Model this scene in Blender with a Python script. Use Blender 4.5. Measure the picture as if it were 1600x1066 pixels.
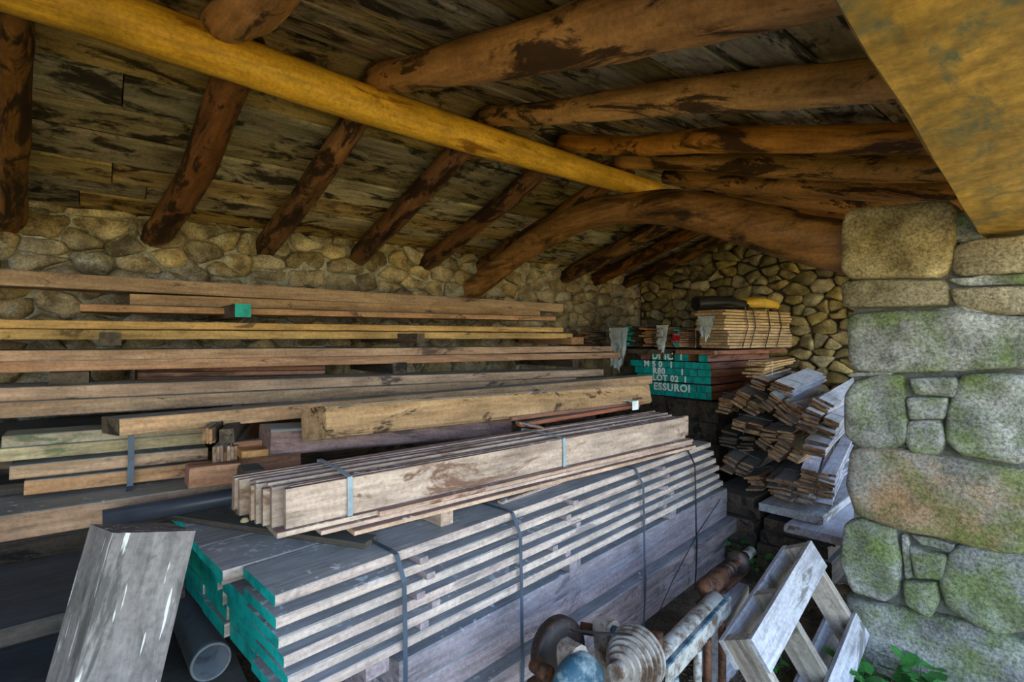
import bpy, math, random
from mathutils import Vector, Matrix, noise
R = random.Random(7)
S = bpy.context.scene
for o in list(bpy.data.objects): bpy.data.objects.remove(o)
C = S.collection

# ------------------------------------------------------------------ camera, sky, sun, exposure
F, HZ, EYE = 800.0, 527.0, 1.6            # focal length in pixels of the 1600 px frame, horizon row, eye height
ANG = math.atan2(990, 800)                # ridge direction relative to the optical axis
UX, UF = math.sin(ANG), math.cos(ANG)     # world X (along the ridge) in (right, forward)
cam = bpy.data.objects.new('camera', bpy.data.cameras.new('camera')); C.objects.link(cam)
cam.data.lens = 18.0; cam.data.sensor_width = 36.0; cam.data.clip_start = 0.02
cam.data.shift_y = -(533 - HZ) / 1600.0
right = Vector((UX, -UF, 0)); fwd = Vector((UF, UX, 0)); up = Vector((0, 0, 1))
m = Matrix((right, up, -fwd)).transposed().to_4x4(); m.translation = Vector((0, 0, EYE))
cam.matrix_world = m
S.camera = cam
W = bpy.data.worlds.new('World'); S.world = W; W.use_nodes = True
nt = W.node_tree; bg = nt.nodes['Background']
sky = nt.nodes.new('ShaderNodeTexSky'); sky.sky_type = 'NISHITA'; sky.sun_disc = False
SUN_EL, SUN_AZ = math.radians(48), math.radians(20)
sky.sun_elevation = SUN_EL; sky.sun_rotation = SUN_AZ
nt.links.new(sky.outputs[0], bg.inputs[0]); bg.inputs[1].default_value = 0.36
sl = bpy.data.lights.new('sun', 'SUN'); sl.energy = 13.0; sl.angle = math.radians(0.6); sl.color = (1, .9, .74)
so = bpy.data.objects.new('sun', sl); C.objects.link(so)
sd = Vector((math.sin(SUN_AZ) * math.cos(SUN_EL), math.cos(SUN_AZ) * math.cos(SUN_EL), math.sin(SUN_EL)))
so.rotation_euler = sd.to_track_quat('Z', 'Y').to_euler(); so.location = (0, 6, 9)
S.view_settings.view_transform = 'Standard'; S.view_settings.look = 'None'
S.view_settings.exposure = 2.1; S.view_settings.gamma = 1.0; S.view_settings.use_curve_mapping = False

# ------------------------------------------------------------------ measuring helpers (photo pixel -> point of the place)
def ray(px, py):
    r = (px - 800) / F
    return Vector((UX * r + UF, -UF * r + UX, (HZ - py) / F))
def atz(px, py, z): d = ray(px, py); return Vector((0, 0, EYE)) + d * ((z - EYE) / d.z)
def atv(px, py, v): d = ray(px, py); return Vector((0, 0, EYE)) + d * (v / d.y)
def atu(px, py, u): d = ray(px, py); return Vector((0, 0, EYE)) + d * (u / d.x)

# ------------------------------------------------------------------ materials
def srgb(h):
    if isinstance(h, str):
        h = h.lstrip('#'); c = [int(h[i:i+2], 16) / 255 for i in (0, 2, 4)]
    else: c = [x / 255 for x in h]
    return tuple((x / 12.92 if x <= .04045 else ((x + .055) / 1.055) ** 2.4) for x in c) + (1,)
class NT:
    def __init__(s, name):
        s.m = bpy.data.materials.new(name); s.m.use_nodes = True; s.t = s.m.node_tree
        s.b = s.t.nodes['Principled BSDF']; s.b.inputs['Specular IOR Level'].default_value = .25
    def n(s, ty, **k):
        x = s.t.nodes.new(ty)
        for a, v in k.items():
            if a.startswith('i_'):
                key = a[2:]; key = int(key) if key.isdigit() else key.replace('_', ' ')
                x.inputs[key].default_value = v
            else: setattr(x, a, v)
        return x
    def l(s, a, b): s.t.links.new(a, b)
    def mix(s, f, a, b, mode='MIX'):
        x = s.n('ShaderNodeMix', data_type='RGBA', blend_type=mode)
        for sock, val in ((x.inputs[0], f), (x.inputs[6], a), (x.inputs[7], b)):
            if hasattr(val, 'is_output'): s.l(val, sock)
            else: sock.default_value = val
        return x.outputs[2]
    def ramp(s, fac, stops):
        x = s.n('ShaderNodeValToRGB'); e = x.color_ramp.elements
        while len(e) < len(stops): e.new(.5)
        for q, (p, c) in zip(e, stops): q.position = p; q.color = c if not isinstance(c, (int, float)) else (c, c, c, 1)
        s.l(fac, x.inputs[0]); return x.outputs[0]
    def math(s, op, a, b=0.0):
        x = s.n('ShaderNodeMath', operation=op)
        for i, v in enumerate((a, b)):
            if hasattr(v, 'is_output'): s.l(v, x.inputs[i])
            else: x.inputs[i].default_value = v
        return x.outputs[0]
    def coords(s, scale, rnd=40.0):
        tc = s.n('ShaderNodeTexCoord'); oi = s.n('ShaderNodeObjectInfo')
        off = s.math('MULTIPLY', oi.outputs['Random'], rnd)
        ad = s.n('ShaderNodeVectorMath', operation='ADD'); s.l(tc.outputs['Object'], ad.inputs[0]); s.l(off, ad.inputs[1])
        mp = s.n('ShaderNodeMapping'); mp.inputs['Scale'].default_value = scale; s.l(ad.outputs[0], mp.inputs[0])
        s.rand = oi.outputs['Random']; s.base = ad.outputs[0]
        return mp.outputs[0]
    def noise(s, vec, scale, detail=5, rough=.6, dist=0):
        x = s.n('ShaderNodeTexNoise'); x.inputs['Scale'].default_value = scale; x.inputs['Detail'].default_value = detail
        x.inputs['Roughness'].default_value = rough; x.inputs['Distortion'].default_value = dist
        s.l(vec, x.inputs['Vector']); return x.outputs['Fac']
    def bump(s, h, strength, dist=.01):
        x = s.n('ShaderNodeBump', i_Strength=strength, i_Distance=dist); s.l(h, x.inputs['Height']); s.l(x.outputs[0], s.b.inputs['Normal'])

def wood(name, light, dark, stain=None, stain_amt=.0, top=None, spots=0.0, var=.18, rough=.8, bump=.5, grain=(5, 48, 48), stain_scale=(2.2, 7, 7), soft=.06, sat=.15, rings=0, streak=0):
    t = NT(name); v = t.coords(grain)
    fib = t.noise(v, 1.0, 5, .7, .3)
    mp2 = t.n('ShaderNodeMapping'); mp2.inputs['Scale'].default_value = (1.3, 13, 13); t.l(t.base, mp2.inputs[0])
    mid = t.noise(mp2.outputs[0], 1.0, 5, .65, 1.2)
    blo = t.noise(t.base, 3.2, 5, .65); spk = t.noise(t.base, 60, 3, .7)
    col = t.mix(t.ramp(mid, [(.3, 0.0), (.7, 1.0)]), srgb(dark), srgb(light))
    if rings:
        wv = t.n('ShaderNodeTexWave', wave_type='RINGS', rings_direction='Z', wave_profile='SIN'); wv.inputs['Scale'].default_value = rings
        wv.inputs['Distortion'].default_value = 5; wv.inputs['Detail'].default_value = 3; wv.inputs['Detail Scale'].default_value = 1.2
        mr = t.n('ShaderNodeMapping'); mr.inputs['Location'].default_value = (-5.2, -.18, 0); mr.inputs['Scale'].default_value = (1, 1.5, 1); tc2 = t.n('ShaderNodeTexCoord'); t.l(tc2.outputs['Object'], mr.inputs[0]); t.l(mr.outputs[0], wv.inputs[0])
        col = t.mix(.4, col, t.ramp(wv.outputs['Fac'], [(.1, .62), (.6, 1.1)]), 'MULTIPLY')
    col = t.mix(.75, col, t.ramp(fib, [(.28, .42), (.5, .9), (.72, 1.25)]), 'MULTIPLY')
    col = t.mix(.8, col, t.ramp(blo, [(.3, .6), (.52, 1.0), (.72, 1.18)]), 'MULTIPLY')
    col = t.mix(.45, col, t.ramp(spk, [(.32, .5), (.5, 1.0), (.68, 1.3)]), 'MULTIPLY')
    if stain:
        mp = t.n('ShaderNodeMapping'); mp.inputs['Scale'].default_value = stain_scale; t.l(t.base, mp.inputs[0])
        sn = t.noise(mp.outputs[0], 1.0, 7, .7, .8)
        e = .60 - stain_amt * .2
        col = t.mix(t.ramp(sn, [(e, 0.0), (e + soft, .92)]), col, srgb(stain))
    if streak:
        m3 = t.n('ShaderNodeMapping'); m3.inputs['Scale'].default_value = (7, 60, 60); t.l(t.base, m3.inputs[0])
        col = t.mix(t.ramp(t.noise(m3.outputs[0], 1.0, 3, .5), [(.68 - streak * .1, 0.0), (.71 - streak * .1, .8)]), col, srgb('#cfcdc6'))
    hs = t.n('ShaderNodeHueSaturation')
    t.l(t.math('ADD', t.math('MULTIPLY', t.rand, var * 2), 1 - var), hs.inputs['Value']); t.l(col, hs.inputs['Color'])
    r2 = t.math('FRACT', t.math('MULTIPLY', t.rand, 17.3))
    t.l(t.math('ADD', t.math('MULTIPLY', r2, sat * 2), 1 - sat), hs.inputs['Saturation'])
    r3 = t.math('FRACT', t.math('MULTIPLY', t.rand, 31.7))
    t.l(t.math('ADD', t.math('MULTIPLY', r3, .016), .492), hs.inputs['Hue'])
    col = hs.outputs[0]
    if top or spots:
        ge = t.n('ShaderNodeNewGeometry'); vt = t.n('ShaderNodeVectorTransform', vector_type='NORMAL', convert_from='WORLD', convert_to='OBJECT')
        t.l(ge.outputs['Normal'], vt.inputs[0]); sx = t.n('ShaderNodeSeparateXYZ'); t.l(vt.outputs[0], sx.inputs[0])
        upf = t.ramp(sx.outputs[2], [(.6, 0.0), (.85, 1.0)])
        if top:
            tcol = t.mix(.7, srgb(top), t.ramp(fib, [(.28, .5), (.5, .95), (.72, 1.35)]), 'MULTIPLY')
            tcol = t.mix(.8, tcol, t.ramp(blo, [(.3, .6), (.52, 1.0), (.72, 1.35)]), 'MULTIPLY')
            col = t.mix(upf, col, tcol)
        if spots:
            sp = t.noise(t.base, 34, 3, .55); bl = t.noise(t.base, 4.0, 2, .5)
            f = t.math('MULTIPLY', t.ramp(sp, [(.65 - spots * .06, 0.0), (.67 - spots * .06, 1.0)]), t.ramp(bl, [(.5, 0.0), (.6, 1.0)]))
            col = t.mix(t.math('MULTIPLY', f, upf), col, srgb('#cfd0d0'))
    t.l(col, t.b.inputs['Base Color']); t.b.inputs['Roughness'].default_value = rough
    t.bump(t.math('ADD', fib, t.math('MULTIPLY', mid, .6)), bump, .005)
    return t.m
def stone(name, a, b, moss=None, moss_amt=0, rust=None, white=0.0, var=.25, speck=.5, bumpd=.012):
    t = NT(name); t.coords((1, 1, 1)); n1 = t.noise(t.base, 6, 6, .65); n2 = t.noise(t.base, 75, 3, .75); n3 = t.noise(t.base, 1.7, 4, .6)
    col = t.ramp(n1, [(.36, srgb(a)), (.64, srgb(b))])
    col = t.mix(.7, col, t.ramp(n3, [(.38, .6), (.5, 1.0), (.62, 1.2)]), 'MULTIPLY')
    hs = t.n('ShaderNodeHueSaturation'); t.l(t.math('ADD', t.math('MULTIPLY', t.rand, var * 2), 1 - var), hs.inputs['Value'])
    r2 = t.math('FRACT', t.math('MULTIPLY', t.rand, 13.1)); t.l(t.math('ADD', t.math('MULTIPLY', r2, .4), .75), hs.inputs['Saturation'])
    t.l(col, hs.inputs['Color']); col = hs.outputs[0]
    if rust: col = t.mix(t.ramp(t.noise(t.base, 2.3, 5, .65), [(.48, 0.0), (.62, .5)]), col, srgb(rust))
    if moss:
        mn = t.noise(t.base, 3.1, 6, .7)
        col = t.mix(t.ramp(mn, [(.58 - moss_amt * .17, 0.0), (.72 - moss_amt * .17, .75)]), col, t.mix(n1, srgb(moss), srgb('#47512a')))
    if white: col = t.mix(t.ramp(t.noise(t.base, 3.7, 5, .7), [(.6 - white * .2, 0.0), (.7 - white * .2, .75)]), col, srgb('#b9b5a8'))
    col = t.mix(speck, col, t.ramp(n2, [(.36, .25), (.5, .95), (.64, 1.6)]), 'MULTIPLY')
    t.l(col, t.b.inputs['Base Color']); t.b.inputs['Roughness'].default_value = .93
    n4 = t.noise(t.base, 18, 5, .7)
    t.bump(t.math('ADD', t.math('ADD', t.math('MULTIPLY', n2, .3), t.math('MULTIPLY', n4, .8)), n1), 1.0, bumpd)
    return t.m
def plain(name, c, rough=.6, metal=0, var=0.12, nscale=9, c2=None, amt=.5, alpha=1, bump=0):
    t = NT(name); t.coords((1, 1, 1)); n = t.noise(t.base, nscale, 5, .7)
    base = srgb(c); o2 = srgb(c2) if c2 else tuple(x * (1 - var * 2) for x in base[:3]) + (1,)
    col = t.ramp(n, [(.62 - amt * .3, base), (.75 - amt * .25, o2)])
    t.l(col, t.b.inputs['Base Color']); t.b.inputs['Roughness'].default_value = rough; t.b.inputs['Metallic'].default_value = metal
    t.b.inputs['Alpha'].default_value = alpha
    if bump: t.bump(n, bump, .01)
    return t.m
M = {}
M['ridge'] = wood('yellow_pole_wood', '#f2ba3a', '#cf9420', '#8a5412', .05, var=.02, sat=.02, grain=(2, 16, 16), bump=.2, rough=.5)
M['rafter'] = wood('brown_log_wood', '#98683a', '#5c3a1e', '#20140b', .62, var=.12, sat=.08, grain=(3, 20, 20), bump=.8, rough=.55, stain_scale=(3, 8, 8))
M['rafterR'] = wood('orange_log_wood', '#dc9a50', '#a06a30', '#2e1c0e', .42, var=.12, sat=.08, grain=(3, 18, 18), bump=.6, rough=.5, stain_scale=(2.2, 7, 7))
M['cross'] = wood('dark_crook_wood', '#ab7a42', '#6d4a24', '#22160c', .5, var=.03, sat=.03, grain=(2.5, 16, 16), bump=.6, rough=.5, stain_scale=(1.6, 6, 6), soft=.12)
M['lintel'] = wood('sawn_lintel_wood', '#c4954a', '#9a7134', '#535c50', .5, var=.02, sat=.02, grain=(16, 16, 16), bump=.25, rough=.6, stain_scale=(3.4, 7, 7), soft=.14, rings=3.2)
M['roof'] = wood('stained_roof_board', '#bba580', '#7d6a4c', '#1a110a', .50, var=.45, sat=.35, grain=(3, 24, 24), bump=.4, stain_scale=(3.2, 7.5, 7.5), soft=.09)
M['beam'] = wood('pinkish_sawn_beam', '#c49c7c', '#9a7358', '#4a3c3a', .12, top='#949089', spots=.6, var=.12)
M['beamy'] = wood('yellow_sawn_beam', '#d6ac6c', '#a88450', '#5c4a30', .10, var=.1)
M['beamg'] = wood('mossy_tan_beam', '#b3a183', '#8a7a60', '#5a6146', .15, top='#85877a', var=.1)
M['burnt'] = wood('honey_beam_dark_marks', '#b28a68', '#886547', '#33261b', .22, top='#94897a', spots=.6, var=.03, sat=.03, stain_scale=(4, 8, 8), soft=.05)
M['purple'] = wood('purple_brown_timber', '#96766e', '#6b524e', '#453739', .3, top='#9a9791', spots=.6, var=.04, sat=.05)
M['plank'] = wood('grey_pink_plank', '#c9b5aa', '#a08d86', '#7f7674', .25, top='#9d9a9a', spots=1.0, var=.08, sat=.1)
M['lowt'] = wood('weathered_purple_timber', '#a8989a', '#7c6f73', '#5f5459', .2, top='#8e8d90', spots=.4, var=.1, sat=.15)
M['post'] = wood('grey_weathered_post', '#8c8583', '#696261', '#4b4845', .25, var=.03, sat=.02, grain=(4, 30, 30), streak=.45)
M['board'] = wood('pale_thin_board', '#cbae9a', '#9c806e', '#6b4632', .16, top='#8c7069', spots=1.2, var=.14)
M['slat'] = wood('mixed_slat_wood', '#b08c6c', '#734f36', '#3b2a20', .25, top='#98928f', var=.3)
M['slatw'] = wood('silvered_slat_wood', '#c0bac0', '#94898d', '#6b4a35', .12, top='#bdbac2', var=.15)
M['lattice'] = wood('light_new_slat', '#cba982', '#a1805c', '#7a5a34', .12, var=.15)
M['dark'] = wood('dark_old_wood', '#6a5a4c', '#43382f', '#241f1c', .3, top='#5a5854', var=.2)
M['shade'] = wood('shade_toned_wood', '#544d46', '#38322e', '#1c1917', .3, top='#4c4b4c', var=.2)  # old wood with the shade of the low left void put into its colour
M['orange'] = wood('orange_block_wood', '#bd8450', '#8a592e', '#4a3220', .2, var=.1)
M['red'] = wood('red_brown_plank', '#a8705a', '#7a4c38', '#4d3026', .2, top='#8a726a', var=.15)
M['pallet'] = wood('pale_pallet_wood', '#c6c2c4', '#a19b9d', '#6c665f', .1, var=.1, sat=.05)
M['palletb'] = wood('brown_pallet_wood', '#b3a698', '#8a7c6e', '#5f564c', .2, var=.1, sat=.05)
M['teal'] = plain('teal_end_paint', '#12a299', .55, c2='#0c7a74', amt=.5, nscale=14)
M['strap'] = plain('grey_blue_strap', '#454e5b', .4)
M['straplt'] = plain('pale_blue_strap', '#8d9ca6', .4)
M['strapdk'] = plain('black_strap', '#1d2026', .4)
M['pvc'] = plain('grey_pvc', '#71777d', .35, c2='#4c4f52', amt=.35)
M['pvcd'] = plain('dark_pvc', '#33363f', .35)
M['white'] = plain('white_stencil_paint', '#eef4f0', .7)
M['plastic'] = plain('clear_plastic_wrap', '#cfd4d6', .2, alpha=.45)
M['stoneB'] = stone('tan_rubble_stone', '#6b5b42', '#c0aa86', white=.25, var=.3)
M['stoneE'] = stone('ochre_rubble_stone', '#645636', '#ad9768', var=.35)
M['stoneP'] = stone('mossy_granite', '#67655f', '#a19e96', moss='#75873a', moss_amt=.75, var=.1, speck=.65)
M['stoneT'] = stone('brown_granite', '#80704f', '#b5a27e', var=.05, speck=.65)
M['stoneR'] = stone('rusty_mossy_granite', '#6d665c', '#958e83', moss='#6f7b36', moss_amt=.7, rust='#a8783c', var=.05, speck=.6)
M['mortarB'] = stone('lime_mortar', '#5a5040', '#8a806c', white=.8, speck=.3)
M['mortarE'] = stone('earth_mortar', '#2f2718', '#4b4029', speck=.3)
M['mortarP'] = stone('grey_mortar', '#45443e', '#6a6860', speck=.3)
M['earth'] = stone('bare_earth', '#4a3f33', '#6f6252', speck=.5, bumpd=.03)
M['yard'] = stone('bounce_yard_ground', '#6d6a3c', '#9a8f62', speck=.4, bumpd=.03)
M['slate'] = plain('slate_roof', '#3c3d40', .8)
M['rust'] = plain('rusty_iron', '#694530', .7, .3, c2='#33241d', amt=.55, nscale=18, bump=.4)
M['dkiron'] = plain('dark_greasy_iron', '#3a3230', .5, .4, c2='#6b4a38', amt=.35, nscale=15)
M['flake'] = plain('flaking_white_paint', '#a8a49c', .6, c2='#5e4c3e', amt=.55, nscale=16, bump=.3)
M['blue'] = plain('worn_blue_paint', '#264554', .45, c2='#80898a', amt=.55, nscale=12)
M['ribbed'] = plain('worn_pale_casting', '#9a9088', .55, .2, c2='#5c483a', amt=.55, nscale=14)
M['leaf'] = plain('green_leaf', '#3f7a34', .5, c2='#2a5a2a')
M['twig'] = plain('dry_straw', '#6b5c45', .9, var=.3)
M['redp'] = plain('red_plastic', '#b0202a', .5)
M['yellow'] = plain('yellow_plastic_bag', '#c79a3a', .4)
M['blackbag'] = plain('black_plastic_bag', '#25211f', .45, bump=.5)
M['shell'] = plain('snail_shell', '#c9b28a', .5)

# ------------------------------------------------------------------ object helpers
def tag(o, label=None, cat=None, group=None, kind=None):
    if label: o['label'] = label
    if cat: o['category'] = cat
    if group: o['group'] = group
    if kind: o['kind'] = kind
    return o
def mk(name, verts, faces, mats, fm=None, parent=None, mw=None, smooth=False):
    me = bpy.data.meshes.new(name); me.from_pydata([tuple(v) for v in verts], [], faces)
    for x in (mats if isinstance(mats, (list, tuple)) else [mats]): me.materials.append(M[x])
    if fm: me.polygons.foreach_set('material_index', fm)
    if smooth is True: me.polygons.foreach_set('use_smooth', [True] * len(me.polygons))
    elif smooth: me.polygons.foreach_set('use_smooth', smooth)
    me.update()
    return place(bpy.data.objects.new(name, me), parent, mw)
def place(o, parent=None, mw=None):
    C.objects.link(o); mw = mw or Matrix()
    if parent: o.parent = parent; o.matrix_basis = PM[parent.name].inverted() @ mw
    else: o.matrix_basis = mw
    PM[o.name] = mw
    return o
PM = {}
def empty(name, loc, rz=0, **k):
    o = bpy.data.objects.new(name, None); o.empty_display_size = .1
    place(o, None, Matrix.Translation(Vector(loc)) @ Matrix.Rotation(rz, 4, 'Z')); return tag(o, **k)
def frame(p0, x, upv=Vector((0, 0, 1)), roll=0):
    x = x.normalized(); y = upv.cross(x)
    if y.length < 1e-4: y = Vector((0, 1, 0)).cross(x)
    y.normalize(); z = x.cross(y)
    mm = Matrix((x, y, z)).transposed().to_4x4(); mm.translation = p0
    return mm @ Matrix.Rotation(roll, 4, 'X')
def sweep(name, sec, L, mats, mw, parent=None, n=1, bow=(0, 0), jit=.0, taper=1.0, seed=0, smooth_sides=False, endcut=0.0):
    """cross-section sec [(y,z)] pushed along local x for L; sides material 0, ends material 1"""
    k = len(sec); vs = []; rr = random.Random(seed)
    cy = sum(p[0] for p in sec) / k; cz = sum(p[1] for p in sec) / k
    for i in range(n + 1):
        t = i / n; by = bow[0] * 4 * t * (1 - t); bz = bow[1] * 4 * t * (1 - t); s = 1 + (taper - 1) * t
        for (y, z) in sec:
            cut = endcut * (y - cy) if i in (0, n) else 0
            vs.append((L * t + cut, cy + (y - cy) * s + by + rr.uniform(-jit, jit), cz + (z - cz) * s + bz + rr.uniform(-jit, jit)))
    fs = []; fm = []
    for i in range(n):
        for j in range(k):
            a, b = i * k + j, i * k + (j + 1) % k
            fs.append((a, a + k, b + k, b)); fm.append(0)
    two = isinstance(mats, (list, tuple)) and len(mats) > 1
    fs.append(tuple(range(k))); fm.append(1 if two else 0)
    fs.append(tuple(reversed(range(n * k, n * k + k)))); fm.append(1 if two else 0)
    # outward normals: the section is given anticlockwise seen from +x
    return mk(name, vs, fs, mats, fm, parent, mw, smooth=[smooth_sides and q == 0 and len(f) == 4 for q, f in zip(fm, fs)])
def rect(w, h, c=.004, y0=0.0, z0=None):
    z0 = -h if z0 is None else z0
    return [(y0 + c, z0), (y0 + w - c, z0), (y0 + w, z0 + c), (y0 + w, z0 + h - c), (y0 + w - c, z0 + h), (y0 + c, z0 + h), (y0, z0 + h - c), (y0, z0 + c)]
def lumber(name, p0, p1, w, h, mats, parent=None, roll=0, bow=(0, 0), c=.004, n=None, jit=.0012, seed=None, endcut=0.0):
    """squared timber: p0 -> p1 is its upper edge on the viewer's side, w goes away from the viewer, h down"""
    p0, p1 = Vector(p0), Vector(p1); L = (p1 - p0).length
    n = n or max(2, min(10, int(L / .35)))
    return sweep(name, rect(w, h, c), L, mats, frame(p0, p1 - p0, roll=roll), parent, n, bow, jit, 1, seed if seed is not None else R.random(), endcut=endcut)
def cr(pts, n):
    """Catmull-Rom through pts (Vector or float lists)"""
    out = []; q = [pts[0] * 2 - pts[1]] + list(pts) + [pts[-1] * 2 - pts[-2]]
    for i in range(n + 1):
        s = i / n * (len(pts) - 1); k = min(int(s), len(pts) - 2); t = s - k
        a, b, c_, d = q[k:k+4]
        out.append(.5 * ((2 * b) + (c_ - a) * t + (2 * a - 5 * b + 4 * c_ - d) * t * t + (3 * b - a - 3 * c_ + d) * t ** 3))
    return out
def log(name, pts, rad, mat, parent=None, n=26, seg=16, lump=.10, seed=0.0, endmat=None, squash=1.0):
    pts = [Vector(p) for p in pts]; ax = (pts[-1] - pts[0])
    mw = frame(pts[0], ax); inv = mw.inverted()
    P = cr([inv @ p for p in pts], n); Rr = cr([float(r) for r in rad], n)
    vs = []
    for i, p in enumerate(P):
        t = (P[min(i + 1, n)] - P[max(i - 1, 0)]).normalized()
        y = Vector((0, 0, 1)).cross(t).normalized(); z = t.cross(y)
        for j in range(seg):
            a = 2 * math.pi * j / seg; d = y * math.cos(a) + z * math.sin(a) * squash
            nz = noise.noise(Vector((p.x * 2.2 + seed, math.cos(a) * .9, math.sin(a) * .9 + seed))) + .5 * noise.noise(Vector((p.x * 7 + seed, math.cos(a) * 2, math.sin(a) * 2)))
            vs.append(p + d * Rr[i] * (1 + lump * nz))
    fs = []; fm = []
    for i in range(n):
        for j in range(seg):
            a, b = i * seg + j, i * seg + (j + 1) % seg
            fs.append((a, b, b + seg, a + seg)[::-1]); fm.append(0)
    fs.append(tuple(range(seg))); fm.append(1 if endmat else 0); fs.append(tuple(reversed(range(n * seg, n * seg + seg)))); fm.append(1 if endmat else 0)
    return mk(name, vs, [f[::-1] if q < n * seg else f[::-1] for q, f in enumerate(fs)], [mat, endmat] if endmat else mat, fm, parent, mw, smooth=[len(f) == 4 for f in fs])
def lathe(name, prof, mats, mw, parent=None, seg=28, smooth=True):
    """profile [(x, r)] turned round local x"""
    vs = []; fs = []
    for x, r in prof:
        for j in range(seg): a = 2 * math.pi * j / seg; vs.append((x, r * math.cos(a), r * math.sin(a)))
    for i in range(len(prof) - 1):
        for j in range(seg):
            a, b = i * seg + j, i * seg + (j + 1) % seg
            fs.append((a, a + seg, b + seg, b))
    return mk(name, vs, fs, mats, None, parent, mw, smooth=smooth)
def ribbon(name, pts, width_dir, w, t, mat, parent=None):
    """flat band along pts, thickness t along the band's own normal"""
    vs = []; fs = []; wd = Vector(width_dir).normalized(); pts = [Vector(p) for p in pts]
    for i, p in enumerate(pts):
        tg = (pts[min(i + 1, len(pts) - 1)] - pts[max(i - 1, 0)]).normalized(); nn = wd.cross(tg).normalized()
        for a, b in ((-1, -1), (1, -1), (1, 1), (-1, 1)): vs.append(p + wd * (a * w / 2) + nn * (b * t / 2))
    for i in range(len(pts) - 1):
        for j in range(4): a, b = i * 4 + j, i * 4 + (j + 1) % 4; fs.append((a, b, b + 4, a + 4))
    k = len(vs); fs += [(3, 2, 1, 0), (k - 4, k - 3, k - 2, k - 1)]
    return mk(name, vs, fs, mat, None, parent)
def box(name, c, s, mat, parent=None, rz=0, kind=None):
    x, y, z = (q / 2 for q in s)
    vs = [(a * x, b * y, d * z) for a in (-1, 1) for b in (-1, 1) for d in (-1, 1)]
    fs = [(0, 1, 3, 2), (4, 6, 7, 5), (0, 4, 5, 1), (2, 3, 7, 6), (0, 2, 6, 4), (1, 5, 7, 3)]
    return tag(mk(name, vs, fs, mat, None, parent, Matrix.Translation(Vector(c)) @ Matrix.Rotation(rz, 4, 'Z')), kind=kind)

# ------------------------------------------------------------------ the building
VR, ZR, SL = 2.45, 2.895, .2775           # ridge: distance, height of rafter axes, roof slope
VB, UE, UP = 4.4, 5.85, 2.9               # back wall face, end wall face, pillar face
UL = -2.6                                 # left end
def zraf(v): return ZR - SL * abs(v - VR)
floor = box('floor', (1.6, 2.4, -.06), (8.6, 5.2, .12), 'earth', kind='structure')
yard = box('floor_bounce_yard', (1.0, -14.2, -.08), (60, 28, .12), 'yard', kind='structure')  # unseen ground outside, added to bounce sunlight up to the ceiling
def chaikin(p, it=2, cut=.16, wob=.0, sd=0):
    q = []
    for i in range(len(p)):                                  # cut corners only, keep the sides
        a, b = p[i], p[(i + 1) % len(p)]; L = math.hypot(b[0] - a[0], b[1] - a[1]); c = min(.3, cut)
        for t in ([c, 1 - c] if L < .09 else [c, .5, 1 - c]):
            x, y = a[0] + (b[0] - a[0]) * t, a[1] + (b[1] - a[1]) * t
            q.append((x + wob * noise.noise(Vector((x * 9 + sd, y * 9, sd))), y + wob * noise.noise(Vector((x * 9, y * 9 + sd, sd + 7)))))
    p = q
    for _ in range(it - 1):
        q = []
        for i in range(len(p)):
            a, b = p[i], p[(i + 1) % len(p)]
            q += [(a[0] * .75 + b[0] * .25, a[1] * .75 + b[1] * .25), (a[0] * .25 + b[0] * .75, a[1] * .25 + b[1] * .75)]
        p = q
    return p
def stone_mesh(name, poly, depth, bulge, mat, parent, mw, rings=((0, 0), (.03, .55), (.12, .9), (.4, 1.0)), it=2, rough=.012, nsc=6, sd=0, wob=.0, cut=.16):
    """poly in local (x,y); front is +z"""
    p = chaikin(poly, it, cut=cut, wob=wob, sd=sd); cx = sum(q[0] for q in p) / len(p); cy = sum(q[1] for q in p) / len(p); k = len(p)
    vs = [(x, y, -depth) for x, y in p]; fs = []
    for ins, hh in rings:
        for x, y in p:
            X, Y = x + (cx - x) * ins, y + (cy - y) * ins
            vs.append((X, Y, bulge * hh + (rough * noise.noise(Vector((X * nsc + sd, Y * nsc, sd))) if hh else 0)))
    vs.append((cx, cy, bulge + rough * noise.noise(Vector((cx * nsc + sd, cy * nsc, sd)))))
    nr = len(rings) + 1
    for i in range(nr - 1):
        for j in range(k): a, b = i * k + j, i * k + (j + 1) % k; fs.append((a, b, b + k, a + k))
    for j in range(k): fs.append(((nr - 1) * k + j, (nr - 1) * k + (j + 1) % k, len(vs) - 1))
    return mk(name, vs, fs, mat, None, parent, mw, smooth=True)
def clip(poly, nx, ny, d):
    out = []
    for i in range(len(poly)):
        a, b = poly[i], poly[(i + 1) % len(poly)]; da = a[0] * nx + a[1] * ny - d; db = b[0] * nx + b[1] * ny - d
        if da <= 0: out.append(a)
        if da * db < 0: t = da / (da - db); out.append((a[0] + (b[0] - a[0]) * t, a[1] + (b[1] - a[1]) * t))
    return out
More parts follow.
